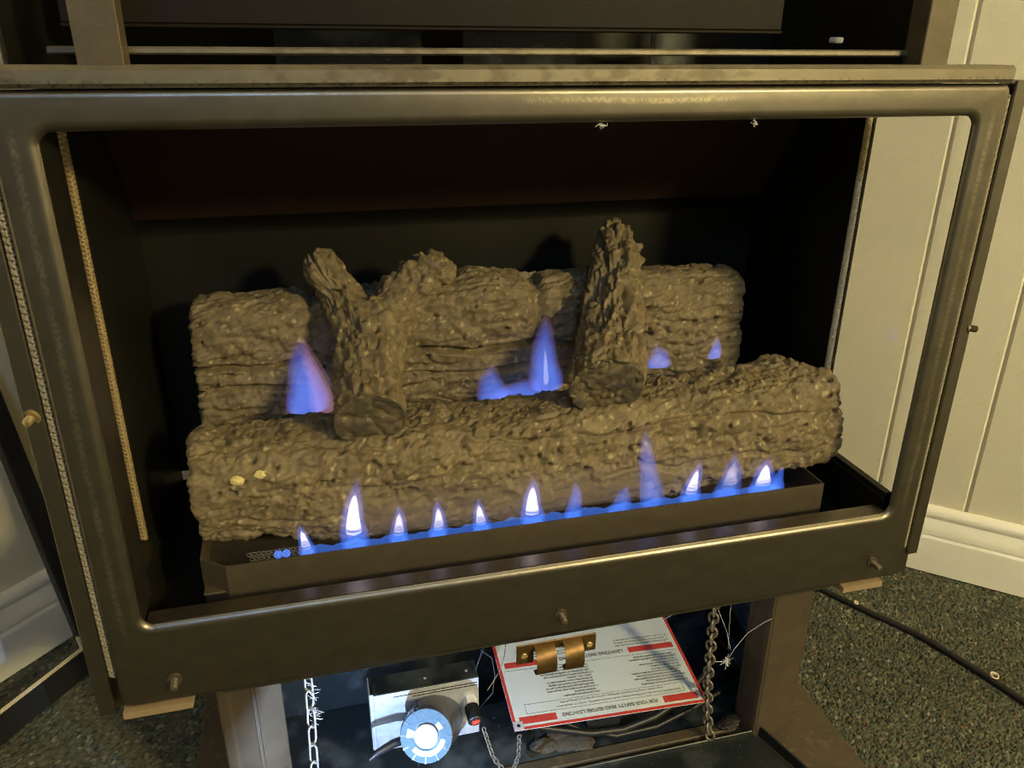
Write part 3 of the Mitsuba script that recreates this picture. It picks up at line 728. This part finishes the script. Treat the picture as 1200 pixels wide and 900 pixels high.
back_flame('wide low blue flame joining the two middle rear flames', (.014, .182, .164), .022, .075, (0, 0), .9, seed=3)
back_flame('low blue flame just right of the split log', (.171, .182, .184), .028, .034, (-.2, 0), .8, seed=4)
back_flame('small pointed blue flame at the right end of the rear log', (.2370, .182, .188), .028, .018, (.02, 0), .9, seed=5)

# ------------------------------------------------------------------ pedestal contents
# gas valve on a bent bracket
GV = thing('gas_valve', 'bright metal valve bracket with a round control knob under the stove', 'gas valve')
bx0, bx1, by0, by1, bz0, bz1 = -.1690, -.0545, .100, .128, -.208, -.129
br = cat([box(bx0, bx1, by0, by0 + .0012, bz0, bz1, .0004), box(bx0 - .0036, bx0, by0 + .001, by0 + .0022, bz0, bz1 + .001, .0004), box(bx0 - .0045, bx0 - .0033, by0, by1, bz0 + .004, bz1 + .002, .0004)])
BK = add(GV + '__bracket', br, 'm_zinc', smooth=30)
add(BK + '__top_flange', box(bx0, bx1, by0, by1, bz1 - .0004, bz1 + .001, .0004), 'm_ped', label='dusty top flange')
add(BK + '__screw', cyl((-.1545, by0 - .0016, -.163), (-.1545, by0, -.163), .0042, 18, bev=.0007), 'm_zinc', smooth=35)
for x in (-.112, -.066):
    add(BK + '__rivet', cyl((x, .112, bz1 + .001), (x, .112, bz1 + .0022), .0017, 12, bev=.0004), 'm_zinc', smooth=35)
txt = meshkit.text_mesh('PILOT ADJ. INLET PRESSURE 1/2 PSI MAX.', .0030, .0003)
txt.apply_transform(np.array([[1, 0, 0, 0], [0, 0, -1, 0], [0, 1, 0, 0], [0, 0, 0, 1.0]]))
txt.apply_translation([-.145, by0, bz1 - .0085])
sc = .083 / np.ptp(txt.vertices[:, 0]); 
v = txt.vertices; v[:, 0] = -.142 + (v[:, 0] - v[:, 0].min()) * sc; txt.vertices = v
add(BK + '__lettering', txt, 'm_ink', label='row of small dark stamped letters') if False else None
for k in range(2):
    add(BK + '__groove_line', box(-.148 + .02 * k, -.056, by0 - .0004, by0, bz1 - .0062 - .0034 * k, bz1 - .0052 - .0034 * k, 0), 'm_ink')
# knob
KC = np.array([-.1212, .0450, -.1405]); KD = np.array([-.22, -.82, .53]); KD /= np.linalg.norm(KD)
back = np.array([-.1045, .0990, -.1760])
KN = add(GV + '__knob', cat([lathe([(-.001, 0), (-.001, .0275), (.012, .0280), (.018, .0270), (.0195, .0250), (.0195, 0)], KC - KD * .0195, KD, 40), cyl(KC - KD * .02, back, .027, 32, r1=.031)]), 'm_knob', smooth=35)
ku = np.cross(KD, [0, 0, 1]); ku /= np.linalg.norm(ku); kv = np.cross(ku, KD)
if kv[2] < 0: kv = -kv
if ku[0] < 0: ku = -ku
def disc(r0, r1, h0, h1, a0=0, a1=360, k=48):
    full = a1 - a0 >= 360
    n = k if full else max(4, int(k * (a1 - a0) / 360) + 1)
    a = np.radians(np.linspace(a0, a1, n, endpoint=not full))
    dirs = np.cos(a)[:, None] * ku + np.sin(a)[:, None] * kv
    R = [KC + KD * h0 + dirs * r0, KC + KD * h1 + dirs * r0, KC + KD * h1 + dirs * r1, KC + KD * h0 + dirs * r1]
    f = []; v = np.vstack(R)
    for i in range(n if full else n - 1):
        j = (i + 1) % n
        for q in range(4):
            f.append([q * n + i, q * n + j, ((q + 1) % 4) * n + j, ((q + 1) % 4) * n + i])
    m = to_tm((v, f)); m.fix_normals(); return m
add(KN + '__dial_ring', disc(.0135, .0265, -.0005, .0012), 'm_dial', smooth=30, label='blue-grey dial ring')
add(KN + '__dial_centre', cat([disc(.0005, .0115, -.0005, .0030)]), 'm_white', smooth=30, label='white round centre of the dial')
add(KN + '__dial_mark', disc(.0150, .0200, .001, .0016, 225, 350), 'm_white', label='white curved mark')
add(KN + '__dial_mark', disc(.0130, .0200, .001, .0016, 160, 185), 'm_white', label='white curved mark')
add(KN + '__dial_mark', disc(.0140, .0185, .001, .0016, 25, 50), 'm_white', label='white curved mark')
for a in range(0, 360, 30):
    add(KN + '__tick', disc(.0205, .0268, .001, .0017, a - 1.6, a + 1.6), 'm_knob')
for a, L in ((118, .026), (150, .020)):
    d = math.cos(math.radians(a)) * ku + math.sin(math.radians(a)) * kv
    add(KN + '__grip_rib', tube([KC - KD * .004 + d * .0275, KC - KD * .026 + d * .0290], .0012, 8), 'm_dial', smooth=True)
add(GV + '__gas_tube', tube([(-.180, .045, -.158), (-.172, .048, -.154), (-.155, .056, -.154), (-.135, .064, -.158), (-.12, .070, -.164)], [.0018, .0035, .0046, .0046, .0046], 12), 'm_black', smooth=True, label='black rubber-covered tube')
# igniter
IG = thing('igniter_button', 'black push-button igniter with a red star hanging right of the control knob', 'igniter')
i0 = np.array([-.0650, .098, -.1590]); idr = np.array([.03, -.95, -.16]); idr /= np.linalg.norm(idr)
add(IG + '__white_nut', cyl(i0 - idr * .012, i0 + idr * .006, .0085, 6), 'm_white', label='white six-sided nut')
bd = add(IG + '__button', cyl(i0 + idr * .006, i0 + idr * .026, .0078, 24, bev=.0012), 'm_black', smooth=30)
e = i0 + idr * .0262; su = np.cross(idr, [0, 0, 1]); su /= np.linalg.norm(su); sv2 = np.cross(su, idr)
star = []
for k in range(4):
    a = math.radians(k * 45); d = math.cos(a) * su + math.sin(a) * sv2; pd = -math.sin(a) * su + math.cos(a) * sv2
    star.append(plate([e - d * .0050 - pd * .0006, e + d * .0050 - pd * .0006, e + d * .0050 + pd * .0006, e - d * .0050 + pd * .0006], idr, .0005 + .0001 * k))
add(bd + '__star_mark', cat(star), 'm_star', label='red star mark on the button')
add(IG + '__wire', tube([i0 - idr * .012, (-.052, .112, -.118), (-.046, .112, -.100), (-.04, .10, -.078), (-.03, .095, -.058), (-.02, .09, -.03)], .0009, 8), 'm_wire', smooth=True)
add(IG + '__wire', tube([(-.050, .075, -.125), (-.036, .078, -.105), (-.030, .08, -.085), (-.028, .08, -.060)], .0006, 8), 'm_brass', smooth=True, label='copper coloured wire')
add(IG + '__wire', tube([i0 + (.004, .0, -.02), (-.040, .095, -.15), (-.036, .10, -.13), (-.038, .105, -.11), (-.05, .11, -.10)], .0006, 8), 'm_wire', smooth=True)

# instruction plate, lying upside down, its text read from behind
LP = thing('warning_plate', 'white metal lighting-instruction plate with red border, lying upside down behind the brass catch', 'sign')
p_r, p_l = np.array([.2008, .050, -.1773]), np.array([-.0262, .050, -.1639])
ex = p_l - p_r; PWID = np.linalg.norm(ex); ex /= PWID                       # text direction
eu = np.array([0.0, .050 - .155, -.1773 + .1580]); eu -= ex * (eu @ ex); eu /= np.linalg.norm(eu)
en = np.cross(ex, eu)
PH = .150
O = p_r - eu * PH                                                            # text-frame origin (lower left corner of the print)
def lp(m):
    Mx = np.eye(4); Mx[:3, 0], Mx[:3, 1], Mx[:3, 2], Mx[:3, 3] = ex, eu, en, O
    m = m.copy(); m.apply_transform(Mx); return m
def flat(x0, x1, y0, y1, z0=0.0, z1=.0002): return trimesh.creation.box(bounds=[[x0, y0, z0], [x1, y1, z1]])
PB = add(LP + '__plate', lp(box(0, PWID, 0, PH, -.0012, 0, .0003)), 'm_plate')
add(PB + '__red_border', lp(cat([flat(0, PWID, PH - .0035, PH), flat(0, .0035, 0, PH), flat(PWID - .0035, PWID, 0, PH)])), 'm_red', label='red border')
for x0, x1, y0, y1 in ((.008, .050, PH - .0150, PH - .0065), (PWID - .050, PWID - .008, PH - .0150, PH - .0065), (.008, .066, PH - .0865, PH - .0790), (PWID - .066, PWID - .008, PH - .0865, PH - .0790)):
    add(PB + '__red_bar', lp(flat(x0, x1, y0, y1)), 'm_red', label='solid red bar')
def write(text, x, y, h, width=None, bold=False):
    t = meshkit.text_mesh(text, h, .00022, bold); v = t.vertices
    if width: v[:, 0] = v[:, 0] * (width / np.ptp(v[:, 0]))
    t.vertices = v + np.array([x, y, 0]); return t
add(PB + '__heading', lp(write('FOR YOUR SAFETY READ BEFORE LIGHTING', .057, PH - .0130, .0042, PWID - .114, True)), 'm_ink', label='FOR YOUR SAFETY READ BEFORE LIGHTING')
add(PB + '__heading', lp(write('LIGHTING INSTRUCTIONS', .073, PH - .0850, .0042, .080, True)), 'm_ink', label='LIGHTING INSTRUCTIONS')
lines = []
lines.append(flat(.020, PWID - .018, PH - .0182, PH - .0178)); lines.append(flat(.020, PWID - .018, PH - .0298, PH - .0294)); lines.append(flat(.020, .0204, PH - .0298, PH - .0178)); lines.append(flat(PWID - .0184, PWID - .018, PH - .0298, PH - .0178)); lines.append(flat(.006, PWID - .006, PH - .0755, PH - .0751))
add(PB + '__ruled_line', lp(cat(lines)), 'm_ink')
body = [write('WARNING: If you do not follow these instructions exactly, a fire or explosion', .024, PH - .0226, .0023, .150), write('may result causing property damage, personal injury or loss of life.', .044, PH - .0274, .0023, .125)]
colA = ['A. This appliance must be lit by hand. When lighting', '   the pilot, follow these instructions exactly.', 'B. BEFORE LIGHTING smell all around the appliance area', '   for gas. Be sure to smell next to the floor because', '   some gas is heavier than air and will settle on the floor.',
        'WHAT TO DO IF YOU SMELL GAS', '\u2022 Do not try to light any appliance.', '\u2022 Do not touch any electric switch; do not use', '   any phone in your building.', '\u2022 Immediately call your gas supplier from a neighbor\u2019s', '   phone. Follow the gas supplier\u2019s instructions.']
colB = ['\u2022 If you cannot reach your gas supplier,', '   call the fire department.', 'C. Use only your hand to push in or turn the gas control', '   knob. Never use tools. If the knob will not push in or', '   turn by hand, don\u2019t try to repair it; call a qualified', '   service technician. Force or attempted repair may', '   result in a fire or explosion.', 'D. Do not use this appliance if any part has been under', '   water. Immediately call a qualified service technician', '   to inspect the appliance and to replace any part of the', '   control system which has been under water.']
for col, x in ((colA, .010), (colB, .118)):
    for i, sline in enumerate(col):
        t0 = meshkit.text_mesh(sline.strip(), .0022, .00022, True); wd = np.ptp(t0.vertices[:, 0])
        v = t0.vertices; v[:, 0] *= min(.78, .098 / wd)
        t0.vertices = v + np.array([x + (.004 if sline.startswith('   ') else 0), PH - .0345 - i * .00375, 0]); body.append(t0)
for i, sline in enumerate(['1. STOP! Read the safety information above on this label.', '2. Set the thermostat to the lowest setting.', '3. Turn off all electric power to the appliance.']):
    body.append(write(sline, .010, PH - .0915 - i * .0040, .0022, .070))
    body.append(write(sline, .118, PH - .0915 - i * .0040, .0022, .070))
add(PB + '__small_print', lp(cat(body)), 'm_ink', label='lines of small black print')
hole = np.array([PWID - .007, PH - .0045, .0003])
add(PB + '__corner_tab', lp(cat([box(PWID - .011, PWID - .0005, PH - .0105, PH - .0005, 0, .0004, .0001)])), 'm_zinc', label='grey corner with a hole')
add(PB + '__corner_hole', lp(cyl((PWID - .0055, PH - .0055, .0003), (PWID - .0055, PH - .0055, .0006), .0019, 16)), 'm_black')

# valve body and pipework under the plate
VB = thing('gas_pipework', 'dusty dark pipes and fittings under the warning plate', 'pipes')
add(VB + '__valve_body', cat([box(.03, .165, .095, .17, -.238, -.192, .006), cyl((.09, .095, -.214), (.09, .082, -.214), .021, 28, bev=.002)]), 'm_black_soft', smooth=30)
add(VB + '__pipe', tube([(.00, .082, -.196), (.03, .078, -.204), (.07, .074, -.216), (.11, .073, -.219), (.15, .076, -.213), (.19, .086, -.204), (.235, .11, -.19)], .0042, 12), 'm_black', smooth=True)
add(VB + '__pipe', tube([(.03, .09, -.200), (.06, .078, -.212), (.10, .070, -.2235), (.15, .070, -.222), (.20, .078, -.214), (.24, .09, -.21)], .0030, 10), 'm_black', smooth=True)
def dust(pts, r, seed):
    ms = []
    for p in pts:
        b = trimesh.creation.icosphere(3, 1.0); v = b.vertices
        b.vertices = np.asarray(p) + v * np.array([1.5, 1, .45]) * r * (.6 + .8 * meshkit.fbm(v * 2 + np.asarray(p) * 50 + seed, 3)[:, None]); ms.append(b)
    return cat(ms)
add(thing('dust_clump', 'grey-brown lump of dust on the pedestal floor below the warning plate', 'dust'), dust([(.02, .085, -.233), (.045, .083, -.234), (.062, .080, -.235), (.04, .095, -.233)], .011, 2), 'm_dust', smooth=True, kind='stuff')
add(thing('dust_clump', 'dark tuft of dust at the right end of the pedestal sill', 'dust'), dust([(.236, .058, -.2285), (.243, .062, -.2275)], .008, 6), 'm_black_soft', smooth=True, kind='stuff')

# chains
def link(c, d, nrm, L, W, r):
    d = np.asarray(d, float); d /= np.linalg.norm(d); nrm = np.asarray(nrm, float); nrm -= d * (nrm @ d); nrm /= np.linalg.norm(nrm); s_ = np.cross(d, nrm)
    a = np.arange(18) * 2 * np.pi / 18
    ca, sa = np.cos(a), np.sin(a)
    x = np.sign(ca) * np.clip(np.abs(ca), 0, 1) * W / 2
    y = sa * W / 2 + np.sign(sa) * (L - W) / 2
    tw = .18 * sa
    return tube(np.asarray(c) + x[:, None] * s_ + y[:, None] * d + (tw * x)[:, None] * nrm, r, 7, closed=True)
def chain(name, label, pts, L, W, r, mat, group=None):
    t = thing(name, label, 'chain', group)
    p = np.asarray(pts, float); s = np.r_[0, np.cumsum(np.linalg.norm(np.diff(p, axis=0), axis=1))]
    pit = L - 2.2 * r; n = max(2, int(s[-1] / pit))
    f = np.linspace(0, s[-1], n + 1)
    q = np.stack([np.interp(f, s, p[:, i]) for i in range(3)], 1)
    for i in range(n):
        d = q[i + 1] - q[i]
        ang = i * np.pi / 2 + .55
        b = np.cross(d, [.2, 1, .1]); b /= np.linalg.norm(b); e2 = np.cross(d / np.linalg.norm(d), b)
        add(t + '__link', link((q[i] + q[i + 1]) / 2, d, math.cos(ang) * b + math.sin(ang) * e2, L, W, r), mat, smooth=True)
chain('chain', 'bright steel chain hanging at the left of the pedestal opening, caked with cobweb', [(-.2290, .040, -.0110), (-.2300, .040, -.060), (-.2330, .028, -.14), (-.2345, .015, -.228)], .0215, .0092, .00115, 'm_chain')
chain('chain', 'dull twisted steel chain hanging right of the warning plate', [(.2000, .060, -.0140), (.1985, .055, -.075), (.1995, .052, -.15), (.2050, .052, -.205), (.2075, .045, -.230)], .0125, .0098, .0016, 'm_chain_dull')
chain('bead_chain', 'thin chain looping from the igniter to the corner of the warning plate', [(-.0560, .070, -.1720), (-.0490, .055, -.200), (-.0400, .046, -.2120), (-.0300, .043, -.2130), (-.0230, .045, -.195), (-.0220, .047, -.168)], .0062, .0046, .0008, 'm_chain_dull')

# cobwebs
def strand(pts, r=.00035): return tube(np.asarray(pts, float), r * .55, 5)
rg = np.random.default_rng(12)
web = [strand([(.2025, .050, -.120), (.212, .050, -.122), (.2185, .050, -.1235)], .0007), strand([(.2185, .05, -.1235), (.2255, .05, -.108), (.240, .05, -.088), (.2560, .045, -.072), (.268, .043, -.066)], .0005),
       strand([(.2285, .075, -.010), (.2275, .07, -.07), (.2245, .06, -.115)], .0004), strand([(.150, .10, -.075), (.170, .09, -.07), (.195, .07, -.050)], .0004), strand([(.160, .10, -.095), (.178, .09, -.075), (.19, .08, -.06)], .0004), strand([(.205, .07, -.05), (.22, .06, -.09), (.2245, .055, -.112)], .0004)]
for k in range(14):
    c0 = np.array([.2185, .05, -.1235]); d = rg.normal(size=3) * .004; web.append(strand([c0 - d, c0 + rg.normal(size=3) * .001, c0 + d], .0005))
add(thing('cobweb', 'white cobweb strands strung between the right chain and the pedestal post', 'cobweb'), cat(web), 'm_web', smooth=True, kind='stuff')
web = []
for k in range(26):
    c0 = np.array([-.2300 + rg.normal() * .002, .038, -.035 - rg.random() * .055]); d = np.array([.004 + rg.random() * .006, -.002, -.003 + .004 * rg.normal()]); web.append(strand([c0, c0 + d * .5 + rg.normal(size=3) * .0015, c0 + d], .00045))
add(thing('cobweb', 'tangled cobweb tuft clinging to the left chain', 'cobweb'), cat(web), 'm_web', smooth=True, kind='stuff')
def wisp(c, r, n, seed):
    g = np.random.default_rng(seed); out = []
    for k in range(n):
        a = np.asarray(c) + g.normal(size=3) * r * .35 * [1, .4, 1]; out.append(strand([a, a + g.normal(size=3) * r * .5, a + g.normal(size=3) * r * .7], .00055))
    return cat(out + [dust([c], r * .55, seed)])
add(thing('lint', 'wisp of grey lint hanging from the top bar near the middle', 'lint'), wisp((.0235, .004, .4565), .0032, 9, 1), 'm_lint', smooth=True, kind='stuff')
add(thing('lint', 'wisp of grey lint hanging from the top bar toward the right', 'lint'), wisp((.1480, .004, .4555), .0026, 8, 2), 'm_lint', smooth=True, kind='stuff')

# ------------------------------------------------------------------ cable on the carpet
pix = [(930, 676), (962, 690), (1020, 714), (1070, 735), (1110, 757), (1160, 793), (1200, 822), (1240, 852)]
def on_floor(px, py, z):
    d = FW + (RT * math.cos(ROLL) + UP * math.sin(ROLL)) * (px - 600) / FPX - UP2 * (py - 450) / FPX
    e = EYE - [0, 0, ZO]; return e + d * (z - e[2]) / d[2]
cab = np.array([(.478, .322), (.511, .283), (.545, .222), (.573, .176), (.5935, .133), (.613, .071), (.6275, .017), (.640, -.04), (.66, -.12)])
from scipy.interpolate import CubicSpline
sx_ = np.linspace(0, len(cab) - 1, 90); cc2 = CubicSpline(np.arange(len(cab)), cab)(sx_)
CB = thing('power_cable', 'black power cable lying across the carpet from behind the stove', 'cable')
add(CB, tube(np.c_[cc2, np.full(90, FZ + .0028)], .0043, 12), 'm_black_soft', smooth=True)
for i, (p, r) in enumerate((((.6185, .055), .0075), ((.5405, .2305), .0040))):
    c0 = np.array([p[0], p[1], FZ + .0035]); a = np.linspace(0, 2 * np.pi * 1.6, 30)
    ring_ = np.c_[c0[0] + r * np.cos(a) * .8, c0[1] + r * np.sin(a) * .5, c0[2] + r * (.3 + .75 * np.abs(np.sin(a * .5 + .4))) + .0003 * a]
    add(thing('twist_tie', 'looped tan string tied round the black cable near the right edge' if i == 0 else 'scrap of tan string on the black cable near the stove', 'string'), tube(ring_, .0009, 6), 'm_rope', smooth=True)
rg = np.random.default_rng(8); tf = []
for k in range(10):
    c0 = np.array([.556 + rg.normal() * .012, .222 + rg.normal() * .008, FZ + .003]); d = rg.normal(size=3) * [.008, .008, .001]; tf.append(strand([c0 - d, c0 + [0, 0, .002], c0 + d], .0006))

# ------------------------------------------------------------------ removed glass front leaning on the left wall
GD = thing('glass_front', 'black-framed glass front leaning against the wall left of the stove', 'glass panel')
GA, GB = np.array([-.5050, .3860, FZ]), np.array([-.5960, .2620, FZ])
gu = (GB - GA) / np.linalg.norm(GB - GA)
gin = np.cross([0, 0, 1.0], gu); gin = gin if gin @ np.array([-.66, .75, 0]) > 0 else -gin
LEAN = math.radians(11)
gv = np.array([0, 0, 1]) * math.cos(LEAN) + gin * math.sin(LEAN); gn = np.cross(gu, gv)
TW = math.radians(0)
gu, gv = gu * math.cos(TW) + gv * math.sin(TW), gv * math.cos(TW) - gu * math.sin(TW)
def gp(m):
    Mx = np.eye(4); Mx[:3, 0], Mx[:3, 1], Mx[:3, 2], Mx[:3, 3] = gu, gv, gn, GA
    m = m.copy(); m.apply_transform(Mx); return m
W_, H_, B_, BS = .40, .42, .034, .026
add(GD + '__frame', gp(cat([box(0, BS, 0, H_, -.006, .006), box(W_ - B_, W_, 0, H_, -.006, .006), box(0, W_, 0, B_, -.006, .006), box(0, W_, H_ - B_, H_, -.006, .006)])), 'm_black')
add(GD + '__pane', gp(to_tm(([(BS, B_, 0), (W_ - B_, B_, 0), (W_ - B_, H_ - B_, 0), (BS, H_ - B_, 0)], [[0, 1, 2, 3]]))), 'm_glass')
add(GD + '__gasket', gp(rope([(BS + .001, B_ + .02, -.004), (BS + .001, B_ + .002, -.004), (W_ - B_, B_ + .002, -.004)], .0024, .004)), 'm_rope', smooth=True, label='pale rope gasket along the lower edge of the pane')
